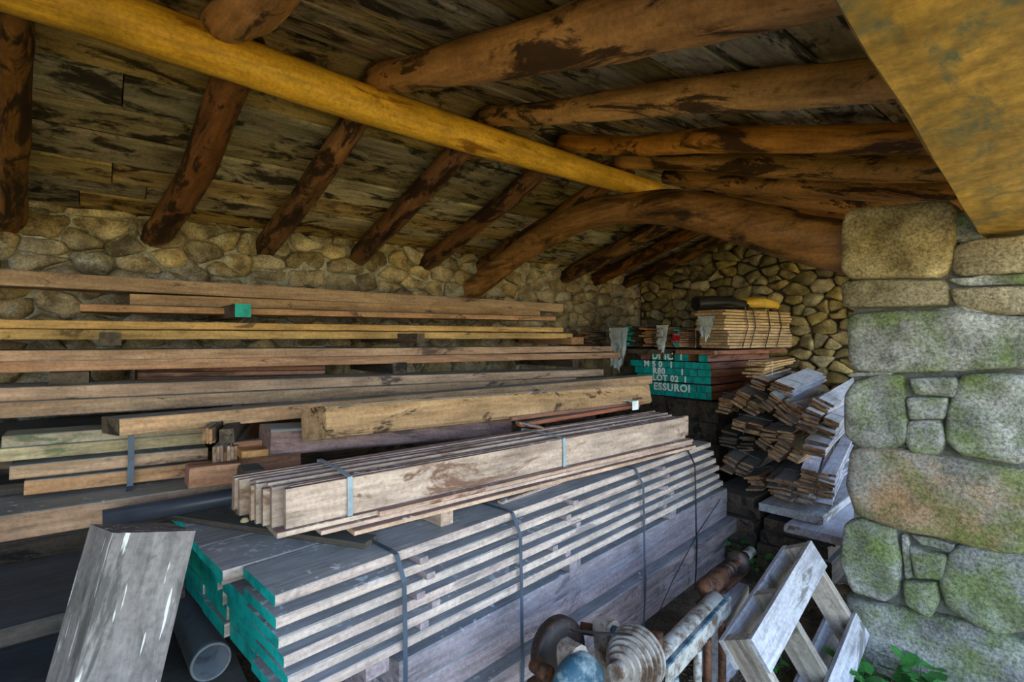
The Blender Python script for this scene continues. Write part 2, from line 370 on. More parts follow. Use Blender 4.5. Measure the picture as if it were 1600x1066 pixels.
def rubble(parent, x0, x1, y0, y1, w, h, mw, mat, rnd, topf=None, aniso=1.5):
    seeds = []; y = y0
    while y < y1:
        hh = h * rnd.uniform(.7, 1.35); x = x0 + rnd.uniform(-w, 0)
        while x < x1 + w:
            ww = w * rnd.choice((rnd.uniform(.4, .7), rnd.uniform(.7, 1.2), rnd.uniform(1.1, 1.7))); seeds.append((x + ww / 2 + rnd.uniform(-.15, .15) * ww, y + hh / 2 + rnd.uniform(-.42, .42) * hh)); x += ww
        y += hh
    cells = []
    for i, (sx, sy) in enumerate(seeds):
        poly = [(sx - .4, sy - .3), (sx + .4, sy - .3), (sx + .4, sy + .3), (sx - .4, sy + .3)]
        for j, (tx, ty) in enumerate(seeds):
            if i == j or abs(tx - sx) > .8 or abs(ty - sy) > .6: continue
            nx, ny = tx - sx, (ty - sy) * aniso ** 2
            d = (nx * (sx + tx) + ny * (sy + ty)) / 2; ln = math.hypot(nx, ny)
            poly = clip(poly, nx / ln, ny / ln, d / ln - .004)
            if len(poly) < 3: break
        if topf and len(poly) >= 3:
            for cxx in (sx,): poly = clip(poly, 0, 1, topf(cxx))
        if len(poly) < 3: continue
        poly = clip(clip(poly, 1, 0, x1), -1, 0, -x0)
        if len(poly) < 3: continue
        ar = abs(sum(poly[q][0] * poly[(q + 1) % len(poly)][1] - poly[(q + 1) % len(poly)][0] * poly[q][1] for q in range(len(poly)))) / 2
        if ar > .0016: cells.append(poly)
    for poly in cells:
        cx = sum(q[0] for q in poly) / len(poly); cy = sum(q[1] for q in poly) / len(poly)
        loc = [(q[0] - cx, q[1] - cy) for q in poly]
        stone_mesh('stone', loc, .06, rnd.uniform(.02, .055), mat, parent, mw @ Matrix.Translation(Vector((cx, cy, 0))), rings=((0, .1), (.07, .7), (.30, 1)), it=1, rough=.045, nsc=9, wob=.03, sd=rnd.uniform(0, 50))
    return len(cells)
rw = random.Random(11)
# back wall: face at VB looking towards -v; local x along u, y up, z towards the viewer
wb = box('wall_back', ((UL + UE) / 2, VB + .33, 1.25), (UE - UL + 1.2, .6, 2.5), 'mortarB', kind='structure')
mwB = Matrix(((1, 0, 0, 0), (0, 0, -1, VB + .03), (0, 1, 0, 0), (0, 0, 0, 1)))
nb = rubble(wb, -1.1, UE, 1.36, 2.5, .25, .125, mwB, 'stoneB', rw, topf=lambda x: 2.47)
# gable end wall: face at UE looking towards -u; local x = -v
we = empty('wall_right', (UE, 2.5, 0), kind='structure')
vs = [(0, .3, 0), (0, 5.0, 0), (0, 5.0, zraf(5.0) + .02), (0, VR, ZR + .06), (0, .3, zraf(.3) + .02)]
vs += [(.6, y, z) for _, y, z in vs]
mk('wall_core', [(UE + .03 + x, y, z) for x, y, z in vs], [(0, 1, 2, 3, 4)[::-1], (5, 6, 7, 8, 9), (0, 5, 9, 4), (4, 9, 8, 3), (3, 8, 7, 2), (2, 7, 6, 1)], 'mortarE', None, we)
mwE = Matrix(((0, 0, -1, UE + .03), (-1, 0, 0, 0), (0, 1, 0, 0), (0, 0, 0, 1)))
ne = rubble(we, -4.4, -1.15, .85, 2.85, .21, .115, mwE, 'stoneE', rw, topf=lambda x: zraf(-x) + .03)
# left end wall, out of the frame
box('wall_left', (UL - .3, 2.5, 1.15), (.6, 4.4, 2.3), 'mortarB', kind='structure')
# front wall with the big dressed end stones (the opening's jamb)
wf = box('wall_front', (UP + .48, .60, 1.0), (.64, .60, 2.0), 'mortarP', kind='structure')
box('wall_core', (UP + .12, .585, .99), (.17, .66, 1.98), 'mortarP', wf)
mwP = Matrix(((0, 0, -1, UP + .03), (-1, 0, 0, 0), (0, 1, 0, 0), (0, 0, 0, 1)))
JAMB = [
 ('stoneT', [(1322,334),(1350,322),(1480,313),(1490,330),(1487,415),(1470,431),(1330,435),(1314,420),(1316,350)]),
 ('stoneP', [(1493,340),(1508,332),(1532,366),(1502,375),(1491,370)]),
 ('stoneT', [(1493,384),(1520,375),(1600,366),(1640,366),(1640,424),(1500,430),(1490,418)]),
 ('stoneT', [(1314,441),(1395,439),(1474,438),(1480,455),(1479,477),(1318,481)]),
 ('stoneP', [(1478,437),(1540,431),(1600,429),(1640,428),(1640,441),(1500,446)]),
 ('stoneT', [(1485,453),(1560,448),(1640,451),(1640,489),(1578,491),(1497,478)]),
 ('stoneP', [(1460,481),(1500,480),(1545,486),(1560,492),(1480,486)]),
 ('stoneP', [(1322,488),(1480,486),(1590,495),(1640,497),(1640,574),(1500,578),(1400,581),(1326,577)]),
 ('stoneP', [(1325,582),(1388,582),(1388,588),(1325,588)]),
 ('stoneP', [(1332,597),(1370,588),(1410,588),(1415,640),(1413,690),(1395,704),(1340,695),(1319,680),(1319,620)]),
 ('stoneP', [(1420,591),(1488,588),(1496,600),(1490,619),(1430,617)]),
 ('stoneP', [(1418,622),(1480,623),(1478,645),(1470,655),(1421,654)]),
 ('stoneP', [(1419,660),(1469,658),(1473,690),(1465,709),(1425,708),(1415,690)]),
 ('stoneP', [(1500,591),(1560,584),(1598,590),(1625,600),(1625,700),(1587,727),(1500,712),(1476,690),(1481,640)]),
 ('stoneR', [(1328,702),(1400,702),(1600,737),(1630,745),(1630,870),(1540,860),(1400,826),(1336,805),(1322,760)]),
 ('stoneP', [(1318,822),(1345,813),(1399,829),(1404,870),(1405,930),(1380,942),(1330,925),(1312,880)]),
 ('stoneP', [(1407,840),(1417,843),(1425,900),(1412,904)]),
 ('stoneP', [(1422,836),(1485,850),(1480,862),(1440,852)]),
 ('stoneP', [(1422,858),(1475,868),(1470,905),(1430,904)]),
 ('stoneP', [(1412,909),(1462,912),(1465,940),(1450,963),(1415,945)]),
 ('stoneP', [(1482,867),(1500,855),(1590,867),(1625,880),(1630,985),(1560,993),(1482,955),(1467,910)]),
 ('stoneP', [(1318,932),(1400,952),(1480,968),(1600,1003),(1640,1010),(1640,1160),(1560,1130),(1332,1040),(1335,1000)])]
for i, (mt, pl) in enumerate(JAMB):
    w3 = [atu(x, y, UP) for x, y in pl]; loc = [(-p.y, p.z) for p in w3]
    cx = sum(q[0] for q in loc) / len(loc); cy = sum(q[1] for q in loc) / len(loc)
    loc = [(q[0] - cx, q[1] - cy) for q in loc][::-1]
    a = sum(loc[q][0] * loc[(q + 1) % len(loc)][1] - loc[(q + 1) % len(loc)][0] * loc[q][1] for q in range(len(loc)))
    if a < 0: loc = loc[::-1]
    big = abs(a) > .02
    rr_ = [math.hypot(*q) for q in loc]; loc = [(q[0] * (1 + .010 / max(l_, .03)), q[1] * (1 + .010 / max(l_, .03))) for q, l_ in zip(loc, rr_)]
    stone_mesh('stone', loc, .12, .04 if big else .02, mt, wf, mwP @ Matrix.Translation(Vector((cx, cy, 0))),
               rings=((0, 0), (.012, .3), (.035, .6), (.08, .82), (.16, .93), (.3, 1), (.5, 1), (.75, 1)), it=2, rough=.022, nsc=9, sd=i * 3.7, wob=.014, cut=.09)
# the roof: slate skin plus boards that run along the ridge on top of the rafters
ce = empty('ceiling', (1.6, VR, 2.9), kind='structure')
def skin(v0, v1, lift):
    a, b = zraf(v0) + lift, zraf(v1) + lift
    x0, x1 = UL - .5, UE + .7
    q = [(x0, v0, a), (x1, v0, a), (x1, v1, b), (x0, v1, b)]
    vs = q + [(x, y, z + .05) for x, y, z in q]
    return vs, [(0, 3, 2, 1), (4, 5, 6, 7), (0, 1, 5, 4), (1, 2, 6, 5), (2, 3, 7, 6), (3, 0, 4, 7)]
for v0, v1 in ((VR, 5.1), (VR, -.32)):
    vs, fs = skin(v0, v1, .135); mk('slate_layer', vs, fs, 'slate', None, ce)
rb = random.Random(3)
for side, vend in ((1, 5.0), (-1, -.28)):
    v = VR + side * .02
    while (vend - v) * side > .05:
        w = rb.uniform(.17, .27); x = UL - .3
        while x < UE + .3:
            L = rb.uniform(2.2, 3.6); x1 = min(x + L, UE + .55)
            if UE + .55 - x1 < .8: x1 = UE + .55
            sx = Vector((0, side * 1.0, -SL)).normalized()
            mw = Matrix((Vector((1, 0, 0)), sx * side, Vector((1, 0, 0)).cross(sx * side))).transposed().to_4x4()
            va = v if side > 0 else v - w
            mw.translation = Vector((x, va, zraf(va) + .085 + rb.uniform(0, .022)))
            wl = w / math.cos(math.atan(SL)) - rb.uniform(.004, .018)
            sweep('board', rect(wl, .024, .003, z0=0), x1 - x - .006, 'roof', mw, ce, 3, (0, rb.uniform(-.006, .006)), .0015, 1, rb.random())
            x = x1
        v += side * w
# ridge pole and the other round timbers
tag(log('ridge_pole', [(-2.7, VR, 2.86), (-.26, VR, 2.82), (.3, VR, 2.798), (1.14, VR, 2.762), (2.54, VR, 2.755), (3.45, VR, 2.765)], [.105, .10, .098, .095, .082, .07], 'ridge', n=40, lump=.05, seed=1), 'peeled yellow pole running along under the roof ridge', 'ridge pole')
def lrafter(foot, head, r0, r1, bend, label, seed):
    a = atv(foot[0], foot[1], VB); 
    pa = Vector((a.x, VB + .12, zraf(VB + .12) - .02)); pb = Vector((a.x + head, VR + .02, zraf(VR))); mid = (pa + pb) / 2 + Vector((bend, 0, -.01))
    tag(log('rafter', [pa, (pa + mid) / 2 + Vector((bend * .2, 0, 0)), mid, (mid + pb) / 2, pb], [r0, r0 * 1.02, (r0 + r1) / 2, r1, r1], 'rafter', lump=.13, seed=seed, n=22), label, 'rafter', 'round rafters over the back wall')
LR = [((8, 345), .2, .085, .08, 0.0, 'dark round rafter at the extreme left edge above the back wall'),
 ((240, 368), .2, .092, .085, .05, 'thick round rafter nearest the left edge but one, bent near its middle'),
 ((415, 378), .08, .085, .075, .02, 'round rafter over the back wall, third from the left'),
 ((562, 392), .0, .085, .075, .0, 'round rafter over the back wall, fourth from the left'),
 ((667, 402), .0, .08, .075, .02, 'knotty round rafter over the back wall, fifth from the left'),
 ((752, 410), .0, .08, .07, .0, 'round rafter whose foot is just left of the crooked cross beam'),
 ((884, 428), .0, .085, .08, .0, 'first round rafter to the right of the crooked cross beam foot'),
 ((930, 434), .0, .08, .075, .0, 'second round rafter to the right of the crooked cross beam foot'),
 ((978, 440), .0, .08, .075, .0, 'round rafter over the back wall closest to the gable corner')]
for i, (f, h, r0, r1, b, lb) in enumerate(LR):
    lrafter(f, h, r0, r1, b, lb, 5.3 * i)
RR = [(.40, .075, .09, 'thick rafter stub crossing the ridge pole at the top left'),
 (1.10, .07, .098, 'heaviest gnarled rafter, crossing the top of the frame to the lintel'),
 (1.80, .056, .068, 'second rafter down on the lintel side, with a big knot'),
 (2.44, .054, .062, 'third rafter down on the lintel side, orange brown'),
 (3.02, .056, .062, 'fourth rafter down on the lintel side, darker brown'),
 (3.62, .06, .07, 'fifth rafter down on the lintel side, just above the crooked cross beam'),
 (4.25, .06, .07, 'sixth rafter down on the lintel side, half hidden by the cross beam'),
 (4.9, .06, .07, 'last dark rafter on the lintel side before the gable')]
for i, (u, r0, r1, lb) in enumerate(RR):
    rr = random.Random(40 + i); e = 2.1 * i
    pts = [(u + rr.uniform(-.02, .02) * k, v, zraf(v) + (.03 if k == 0 else 0) + (.0 if k in (0, 4) else rr.uniform(-.02, .02)))
           for k, (v, r) in enumerate(zip((VR + .02, 1.9, 1.25, .6, -.12), (r0, r0 * 1.05, (r0 + r1) / 2, r1, r1)))]
    tag(log('rafter', pts, [r0, r0 * 1.08, (r0 + r1) / 2 * 1.08, r1, r1], 'rafterR', lump=.16, seed=60 + e, n=30), lb, 'rafter', 'round rafters on the lintel side')
# crooked cross beam
cb = [(3.0, 4.62, 1.99), (3.01, 4.3, 2.12), (3.06, 3.75, 2.36), (3.1, 3.3, 2.52), (3.12, 2.85, 2.60), (3.14, 2.45, 2.575), (3.12, 2.05, 2.50), (3.1, 1.62, 2.33), (3.1, 1.2, 2.15), (3.12, .75, 2.0)]
tag(log('cross_beam', cb, [.10, .105, .11, .115, .115, .115, .125, .135, .14, .14], 'cross', n=44, seg=20, lump=.08, seed=9), 'thick arched crooked beam spanning from the back wall to the stone pillar', 'beam')
# lintel: half log, sawn face down
sec = [(0, 0), (.5, 0), (.515, .03), (.49, .09), (.42, .15), (.3, .19), (.2, .19), (.08, .15), (.02, .09), (-.01, .03)]
tag(sweep('lintel_log', sec, 6.1, 'lintel', frame(Vector((-2.75, -.575, 2.038)), Vector((1, .0918, 0))), None, 18, (0, 0), .006, 1, 4), 'broad half log lintel with a sawn yellow underside resting on the stone pillar', 'lintel')

# ------------------------------------------------------------------ long timbers stacked against the back wall
def beam_v(name, l, r, v, w, th, mats, label, cat='beam', bow=(0, 0), v1=None, group='long beams against the back wall', roll=0, z0=None, endcut=0.0):
    p0 = atv(l[0], l[1], v); p1 = atv(r[0], r[1], v1 or v)
    return tag(lumber(name, p0, p1, w, th, mats, None, roll, bow, endcut=endcut), label, cat, group)
def cross(px, py, v, L, s, mats, label, hgt=None):
    """short bearer laid across (along v) whose front end shows at pixel px,py (top left of its end)"""
    p = atv(px, py, v)
    o = sweep('bearer', rect(s, hgt or s, .003), L, mats, frame(p, Vector((0, 1, 0))) @ Matrix.Translation(Vector((0, -s, 0))), None, 2, (0, 0), .001, 1, R.random())
    return tag(o, label, 'bearer', 'bearers between the long beams')
LB = 'long beams against the back wall'
beam_v('beam', (-150, 411), (880, 475), 3.85, .22, .088, 'beam', 'uppermost long beam against the back wall, with a dark blue stain')
beam_v('beam', (203, 459), (844, 484), 3.84, .2, .066, 'beam', 'short pale beam directly beneath the uppermost beam')
beam_v('board', (125, 475), (868, 495), 3.62, .28, .04, 'beam', 'thin board below the two topmost beams, ending at left in mid air', 'board')
beam_v('beam', (-150, 497), (880, 512), 3.58, .3, .044, 'beamy', 'upper one of the two yellowish beams in the back stack')
beam_v('beam', (-150, 513), (895, 521), 3.56, .3, .052, 'beamy', 'lower one of the two yellowish beams in the back stack')
beam_v('beam', (-150, 549), (957, 541), 3.42, .34, .056, 'beam', 'upper beam of the pair resting on the square block, fifth row down')
beam_v('beam', (-150, 567), (969, 551), 3.40, .34, .056, 'beam', 'lower beam of the pair in the back stack, reaching farthest right')
beam_v('beam', (-150, 611), (943, 577), 3.2, .3, .062, 'beam', 'upper beam of the lowest rough pair, dotted near its right end')
beam_v('beam', (-150, 636), (900, 590), 3.17, .3, .07, 'beam', 'lower beam of the lowest rough pair in the back stack')
cross(367, 474, 3.3, .9, .085, ['dark', 'teal'], 'bearer with a teal painted end poking out of the back stack', .08)
cross(155, 519, 3.2, 1.0, .085, 'dark', 'square dark bearer end showing its grain under the yellow beam', .066)
cross(652, 521, 3.25, 1.0, .06, 'dark', 'dark bearer end under the yellow beams near the middle', .07)
cross(893, 527, 3.5, .8, .17, 'orange', 'orange bearer end at the right end of the yellow beams', .07)
for px, py, v, s, hh, lb in ((76, 583, 3.33, .15, .075, 'wide bearer in the dark gap near the left edge'), (614, 567, 3.4, .11, .085, 'bearer in the gap under the middle of the fifth row pair'), (895, 562, 3.42, .075, .075, 'small bearer near the right end of the fifth row pair')):
    cross(px, py, v, .8, s, 'dark', lb, hh)
for i in range(3):
    beam_v('board', (215, 575 + 8 * i), (508, 572 + 7 * i), 3.7, .3, .026, 'red', ('upper', 'middle', 'lower')[i] + ' of three thin brown boards deep in the gap of the back stack', 'board', group='thin boards in the gap')
# timbers lower in the back stack carry the rows above (seen only through the dark gaps)
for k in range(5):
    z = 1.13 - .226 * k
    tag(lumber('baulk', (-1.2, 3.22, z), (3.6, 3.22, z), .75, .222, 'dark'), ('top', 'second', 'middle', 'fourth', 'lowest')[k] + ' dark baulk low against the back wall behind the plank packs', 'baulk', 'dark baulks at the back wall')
beam_v('beam', (173, 656), (1016, 587), 2.55, .13, .068, ['beam', 'dark'], 'long reddish beam whose square end hangs over the strapped left pack', group=LB, endcut=-.42)
# honey beam with dark marks, lying rolled on the purple timber
p0 = atv(498, 634, 2.12); p1 = atv(1010, 599, 2.12)
tag(lumber('beam', p0, p1, .15, .135, ['burnt', 'burnt'], None, math.radians(-12), c=.012, endcut=-.35), 'stout honey coloured beam with black burnt marks on its near end', 'beam', LB)
p0 = atv(424, 672, 2.28); p1 = atv(800, 650, 2.28)
tag(lumber('timber', p0, p1, .2, .11, 'purple', c=.01), 'purple brown squared timber under the honey beam', 'timber', LB)
# boards piled beside and beneath them
tag(lumber('plank', atv(365, 692, 2.42), atv(470, 680, 2.42), .04, .14, 'red'), 'red brown board standing on edge left of the purple timber', 'board')
tag(lumber('plank', atv(378, 706, 2.3), atv(440, 700, 2.3), .09, .03, 'orange'), 'short orange offcut lying before the red board', 'offcut')
bc = empty('board_bundle', (.55, 2.6, .99), label='bundle of short thin boards standing on edge, ends facing out, left of the purple timber', cat='board bundle')
dC = Vector((.32, .95, 0))
for i in range(7):
    a = atv(337 + 5.6 * i, 697 + R.uniform(-1, 2), 2.36 + .004 * i); lumber('board', a, a + dC * .8, .0125, .078, 'slat', bc)
for i in range(4):
    a = atv(321 + 5.2 * i, 668 + R.uniform(-1, 2), 2.38); lumber('board', a, a + dC * .8, .0115, .064, 'slat', bc)
a = atv(366, 670, 2.38); lumber('board', a, a + dC * .8, .055, .06, 'dark', bc)
tag(lumber('block', atv(296, 732, 2.3), atv(376, 724, 2.3), .12, .08, ['orange', 'red']), 'short orange brown block with a cobwebbed end beside the strapped thin boards', 'block')
tag(lumber('block', atv(385, 738, 2.12), atv(416, 735, 2.12), .16, .12, 'dark', c=.02), 'rough split block behind the ends of the strapped thin boards', 'block')
tag(lumber('plank', atv(375, 752, 2.05), atv(640, 730, 2.05), .1, .12, 'dark'), 'dark plank carrying the purple timber over the front pack', 'plank')
tag(lumber('plank', atv(388, 776, 2.0), atv(420, 773, 2.0), .12, .03, 'slatw'), 'blue grey offcut under the strapped thin boards', 'offcut')

# ------------------------------------------------------------------ strapped pack on the left
lp = empty('plank_pack', (-.3, 2.75, .0), label='pack of mossy tan planks held by a dark strap at the left edge', cat='plank pack')
for l, r, v, w, th, mt in (((3, 682), (330, 660), 2.72, .16, .048, 'beamg'), ((-140, 712), (318, 677), 2.7, .2, .05, 'beamg'), ((15, 729), (325, 700), 2.69, .22, .052, 'beam'), ((38, 752), (328, 722), 2.68, .25, .057, 'beam')):
    lumber('plank', atv(*l, v), atv(*r, v), w, th, mt, lp)
for l, r, v, w, th in (((-140, 722), (60, 712), 2.9, .2, .05), ((-140, 770), (40, 755), 2.85, .2, .05)):
    lumber('plank', atv(*l, v), atv(*r, v), w, th, 'dark', lp)
lumber('plank', atv(-140, 828, 2.5), atv(385, 751, 2.5), .3, .09, 'beam', lp)
sx = atv(207, 682, 2.55); sb = atv(192, 815, 2.44)
ribbon('strap', [Vector((sx.x, 2.95, 1.235)), Vector((sx.x, 2.74, 1.235)), Vector((sx.x, 2.665, 1.22)), atv(205, 720, 2.66), atv(203, 760, 2.64), atv(196, 795, 2.48), sb, Vector((sb.x, 2.46, .86))], (1, 0, 0), .022, .002, 'strap', lp)
tag(lathe('dark_pipe', [(0, .03), (0, .034), (1.3, .034), (1.3, .03)], 'pvcd', frame(atv(160, 812, 2.38), Vector((1, .0, .0)))), 'thin dark plastic pipe lying under the left pack', 'pipe')
# dark planks low at the left, behind the leaning post
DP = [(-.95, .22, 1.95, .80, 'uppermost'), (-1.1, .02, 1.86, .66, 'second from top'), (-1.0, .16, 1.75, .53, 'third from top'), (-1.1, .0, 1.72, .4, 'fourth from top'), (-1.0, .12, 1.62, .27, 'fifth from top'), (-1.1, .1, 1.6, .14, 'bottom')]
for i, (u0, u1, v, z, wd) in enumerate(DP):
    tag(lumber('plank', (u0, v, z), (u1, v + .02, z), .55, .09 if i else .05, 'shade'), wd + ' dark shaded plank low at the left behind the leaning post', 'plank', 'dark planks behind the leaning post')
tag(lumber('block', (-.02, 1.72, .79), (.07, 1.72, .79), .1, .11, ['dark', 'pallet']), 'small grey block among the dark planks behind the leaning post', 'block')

# ------------------------------------------------------------------ strapped front pack: teal ended planks over big timbers
yaw = math.radians(6.85); A0 = atz(430, 931, .88)
pk = empty('plank_pack', (A0.x, A0.y, 0), yaw, label='large strapped pack of grey planks with teal painted ends over squared timbers, in front', cat='plank pack')
PK = PM[pk.name]
def L2W(x, y, z): return PK @ Vector((x, y, z))
def pl(x0, x1, y, z, w, h, mats, name='plank', **k):
    return lumber(name, L2W(x0, y, z), L2W(x1, y, z), w, h, mats, pk, **k)
XS = [[0, -.055, -.05, -.03], [-.005, .05, .01, .0], [.0, .012, .0, .01], [.012, .025, .014, .02], [.02, .03, .025, .02], [.01, .03, .015, .02]]
rp = random.Random(21)
for i in range(6):
    z = .88 - .055 * i
    for c_, y in enumerate((0, .265, .53, .79)):
        if i == 1 and c_ == 1: continue
        pl(XS[i][c_], 2.94 + rp.uniform(-.06, .03) + (.05 if i > 2 else 0), y - (.012 if i else 0) - .006 * i, z, .255, .032 if not (i and c_) else .052, ['plank', 'teal'])
pl(-.03, .5, .36, .825, .07, .03, ['plank', 'teal'])
pl(.1, 2.9, .43, .825, .09, .03, ['plank', 'teal'])
for i, xs in enumerate(((.5, 1.35, 2.2), (.52, 1.3, 2.25), (.48, 1.38, 2.2), (.55, 1.2, 2.3), (.5, 1.3, 2.22))):
    z = .88 - .055 * i - .032
    for x in xs:
        sweep('sticker', rect(.035, .022, .002), 1.0, 'lowt', frame(L2W(x, -.025 - rp.uniform(0, .02), z), PK.to_3x3() @ Vector((0, 1, 0))), pk, 1)
for x in (.28, 1.33, 2.3):
    sweep('block', rect(.085, .07, .004), 1.0, 'lowt', frame(L2W(x + .085, .0, .572), PK.to_3x3() @ Vector((0, 1, 0))), pk, 1)
for i, (x0, x1, y, z, h) in enumerate(((.41, 3.2, .01, .5, .105), (.4, 3.2, .012, .394, .10), (.42, 3.32, -.05, .292, .10), (.4, 3.18, .0, .19, .10), (.4, 3.14, .0, .088, .088))):
    for c_ in range(3):
        pl(x0 + rp.uniform(-.02, .03) * c_, x1 - rp.uniform(0, .1) * c_, y + c_ * .345 + (.05 if i == 2 and c_ else 0), z, .33 if not (i == 2 and c_ == 0) else .38, h, 'lowt', 'timber', c=.006)
for k, (x, mt) in enumerate(((.39, 'strap'), (.943, 'strap'), (1.908, 'strap'), (2.539, 'strapdk'))):
    pts = [L2W(x - .02, 1.06, .8), L2W(x - .02, 1.06, .883), L2W(x - .017, .4, .884), L2W(x - .003, .02, .884), L2W(x, -.006, .878), L2W(x, -.05, .8), L2W(x, -.056, .6), L2W(x, -.058, .4), L2W(x + .004, -.062, .29), L2W(x, -.058, .15), L2W(x, -.05, .012)]
    ribbon('strap', pts, PK.to_3x3() @ Vector((1, 0, 0)), .017, .002, mt, pk)
ribbon('strap', [L2W(1.93, -.09, .04), L2W(2.2, -.075, .2), L2W(2.55, -.068, .38), L2W(2.9, -.06, .5)], (0, 0, 1), .008, .002, 'strapdk', pk)
# loose strips lying on the front pack
tag(lumber('moulding', L2W(-.12, 1.0, .905), L2W(.33, .10, .9), .085, .02, 'dark'), 'old dark moulding strip lying across the near end of the front pack', 'moulding')
tag(lumber('slat', L2W(.98, .09, .895), L2W(1.95, .13, .895), .03, .012, 'board'), 'narrow pale slat lying loose on top of the front pack', 'slat')
tag(lumber('slat', L2W(.2, .42, .897), L2W(.62, .33, .897), .06, .014, 'lowt'), 'short grey slat lying on the front pack near its first strap', 'slat')
# snail shell on the pack
sh = atz(384, 815, .9); 
tag(lathe('snail_shell', [(0, .001), (.004, .012), (.012, .016), (.018, .012), (.022, .006), (.024, .0005)], 'shell', frame(sh, Vector((-.5, -.8, .3)))), 'small cream snail shell on the dark plank top of the front pack', 'shell')

# ------------------------------------------------------------------ strapped thin boards on edge, on bearers on the front pack
bb = empty('board_bundle', (.46, 1.70, .88), label='strapped bundle of pale thin boards standing on edge on top of the front pack', cat='board bundle')
b0 = atz(447, 765, 1.12); b1 = atz(1083, 650, 1.12); bd = (b1 - b0).normalized(); by = Vector((-bd.y, bd.x, 0))
off = [0, .02, -.03, -.05, -.03, -.06, -.07, -.05, -.06, -.09, -.1, -.1]
ht = [.128, .12, .13, .118, .125, .13, .115, .12, .118, .12, .1, .115]
for i in range(12):
    p = b0 + bd * off[i] + by * (.0225 * i + .002) + Vector((0, 0, rp.uniform(-.008, .006) if i else 0))
    lumber('board', p, p + bd * (2.36 + rp.uniform(-.12, .05) - off[i] * .3), .021, ht[i], 'board', bb, c=.002)
for i, (x0, y, z, w) in enumerate(((-.03, -.015, .99, .16), (.1, -.03, .972, .12), (.2, -.055, .955, .2), (-.02, .12, .985, .18), (.3, -.035, .99, .05))):
    p = b0 + bd * x0 + by * y; p.z = z + .002
    lumber('board', p, p + bd * (2.3 - x0), w, .016, 'board', bb, c=.002)
for px, py in ((535, 741), (864, 683)):
    q = atz(px, py, 1.12); s = (q - b0).dot(bd); o = b0 + bd * s
    ribbon('strap', [o + by * .3 + Vector((0, 0, -.1)), o + by * .295 + Vector((0, 0, .01)), o + by * .1 + Vector((0, 0, .012)), o + by * -.003 + Vector((0, 0, .004)), o - by * .006 + Vector((0, 0, -.06)), o - by * .006 + Vector((0, 0, -.128)), o + by * .05 + Vector((0, 0, -.132))], bd, .018, .002, 'straplt', bb)
for px, py, lb in ((708, 790, 'square bearer block under the strapped thin boards, near one'), (1062, 690, 'square bearer block under the strapped thin boards, far one')):
    q = atz(px, py, .95); 
    tag(sweep('bearer', rect(.06, .068, .003), .42, 'board', frame(q, PK.to_3x3() @ Vector((0, 1, 0))), None, 1), lb, 'bearer', 'bearers under the thin boards')
# thin reddish boards with white wrap behind the bundle
tw = empty('board_bundle', (2.2, 1.98, 1.0), label='two thin reddish boards wrapped in white tape behind the strapped bundle', cat='board bundle')
for i, (l, r) in enumerate((((815, 662), (1000, 632)), ((800, 652), (1005, 628)))):
    lumber('board', atv(*l, 2.03 + .05 * i), atv(*r, 2.03 + .05 * i), .045, .02, 'red', tw)
q = atv(992, 628, 2.02); ribbon('tape', [q + Vector((0, .1, .004)), q + Vector((0, -.004, .004)), q + Vector((0, -.004, -.05))], (1, 0, 0), .06, .003, 'white', tw)
tag(lumber('offcut', atv(812, 660, 1.9), atv(850, 668, 1.86), .05, .012, 'slat'), 'small grey offcut tucked by the far strap of the thin boards', 'offcut')

# ------------------------------------------------------------------ leaning post, grey pipe
f0 = Vector((0, 0, EYE)) + (right * -.7775 + fwd + up * (-306.5 / 800)) * 1.124
wdir = (right * .6 + fwd * .8 + up * -.27).normalized(); ddir = (right * -.8 + fwd * .6 + up * -.09); ddir = (ddir - wdir * ddir.dot(wdir)).normalized()
axis = wdir.cross(ddir); axis = axis if axis.z > 0 else -axis
Lp = f0.z / axis.z
vsP = []
for i in range(7):
    base = f0 - axis * (Lp * (1 - i / 6)) 
    for a, b in ((0, 0), (1, 0), (1, 1), (0, 1)): vsP.append(base + wdir * (.17 * a) + ddir * (.155 * b))
mwp = Matrix((axis, wdir, axis.cross(wdir))).transposed().to_4x4(); mwp.translation = f0 - axis * Lp; inv = mwp.inverted()
fsP = [(i * 4 + j, i * 4 + (j + 1) % 4, i * 4 + 4 + (j + 1) % 4, i * 4 + 4 + j) for i in range(6) for j in range(4)] + [(3, 2, 1, 0), (24, 25, 26, 27)]
tag(mk('post', [inv @ v for v in vsP], fsP, 'post', None, None, mwp), 'grey weathered square post leaning in the left foreground, splashed with bird droppings', 'post')
pe = atz(330, 1035, .42)
pd = Vector((-.045, 1, 0)).normalized()
tag(lathe('drain_pipe', [(.9, .058), (0, .058), (-.001, .06), (-.001, .065), (.003, .067), (.02, .067), (.9, .066)], 'pvc', frame(pe, pd), seg=36), 'grey plastic drain pipe lying open end out beside the leaning post', 'pipe')
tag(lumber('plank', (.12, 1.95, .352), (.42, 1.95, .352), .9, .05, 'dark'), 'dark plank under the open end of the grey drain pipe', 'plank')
tag(lumber('timber', (.0, 1.8, .3), (.5, 1.75, .3), .2, .3, 'dark'), 'dark baulk on the ground under the drain pipe', 'baulk')

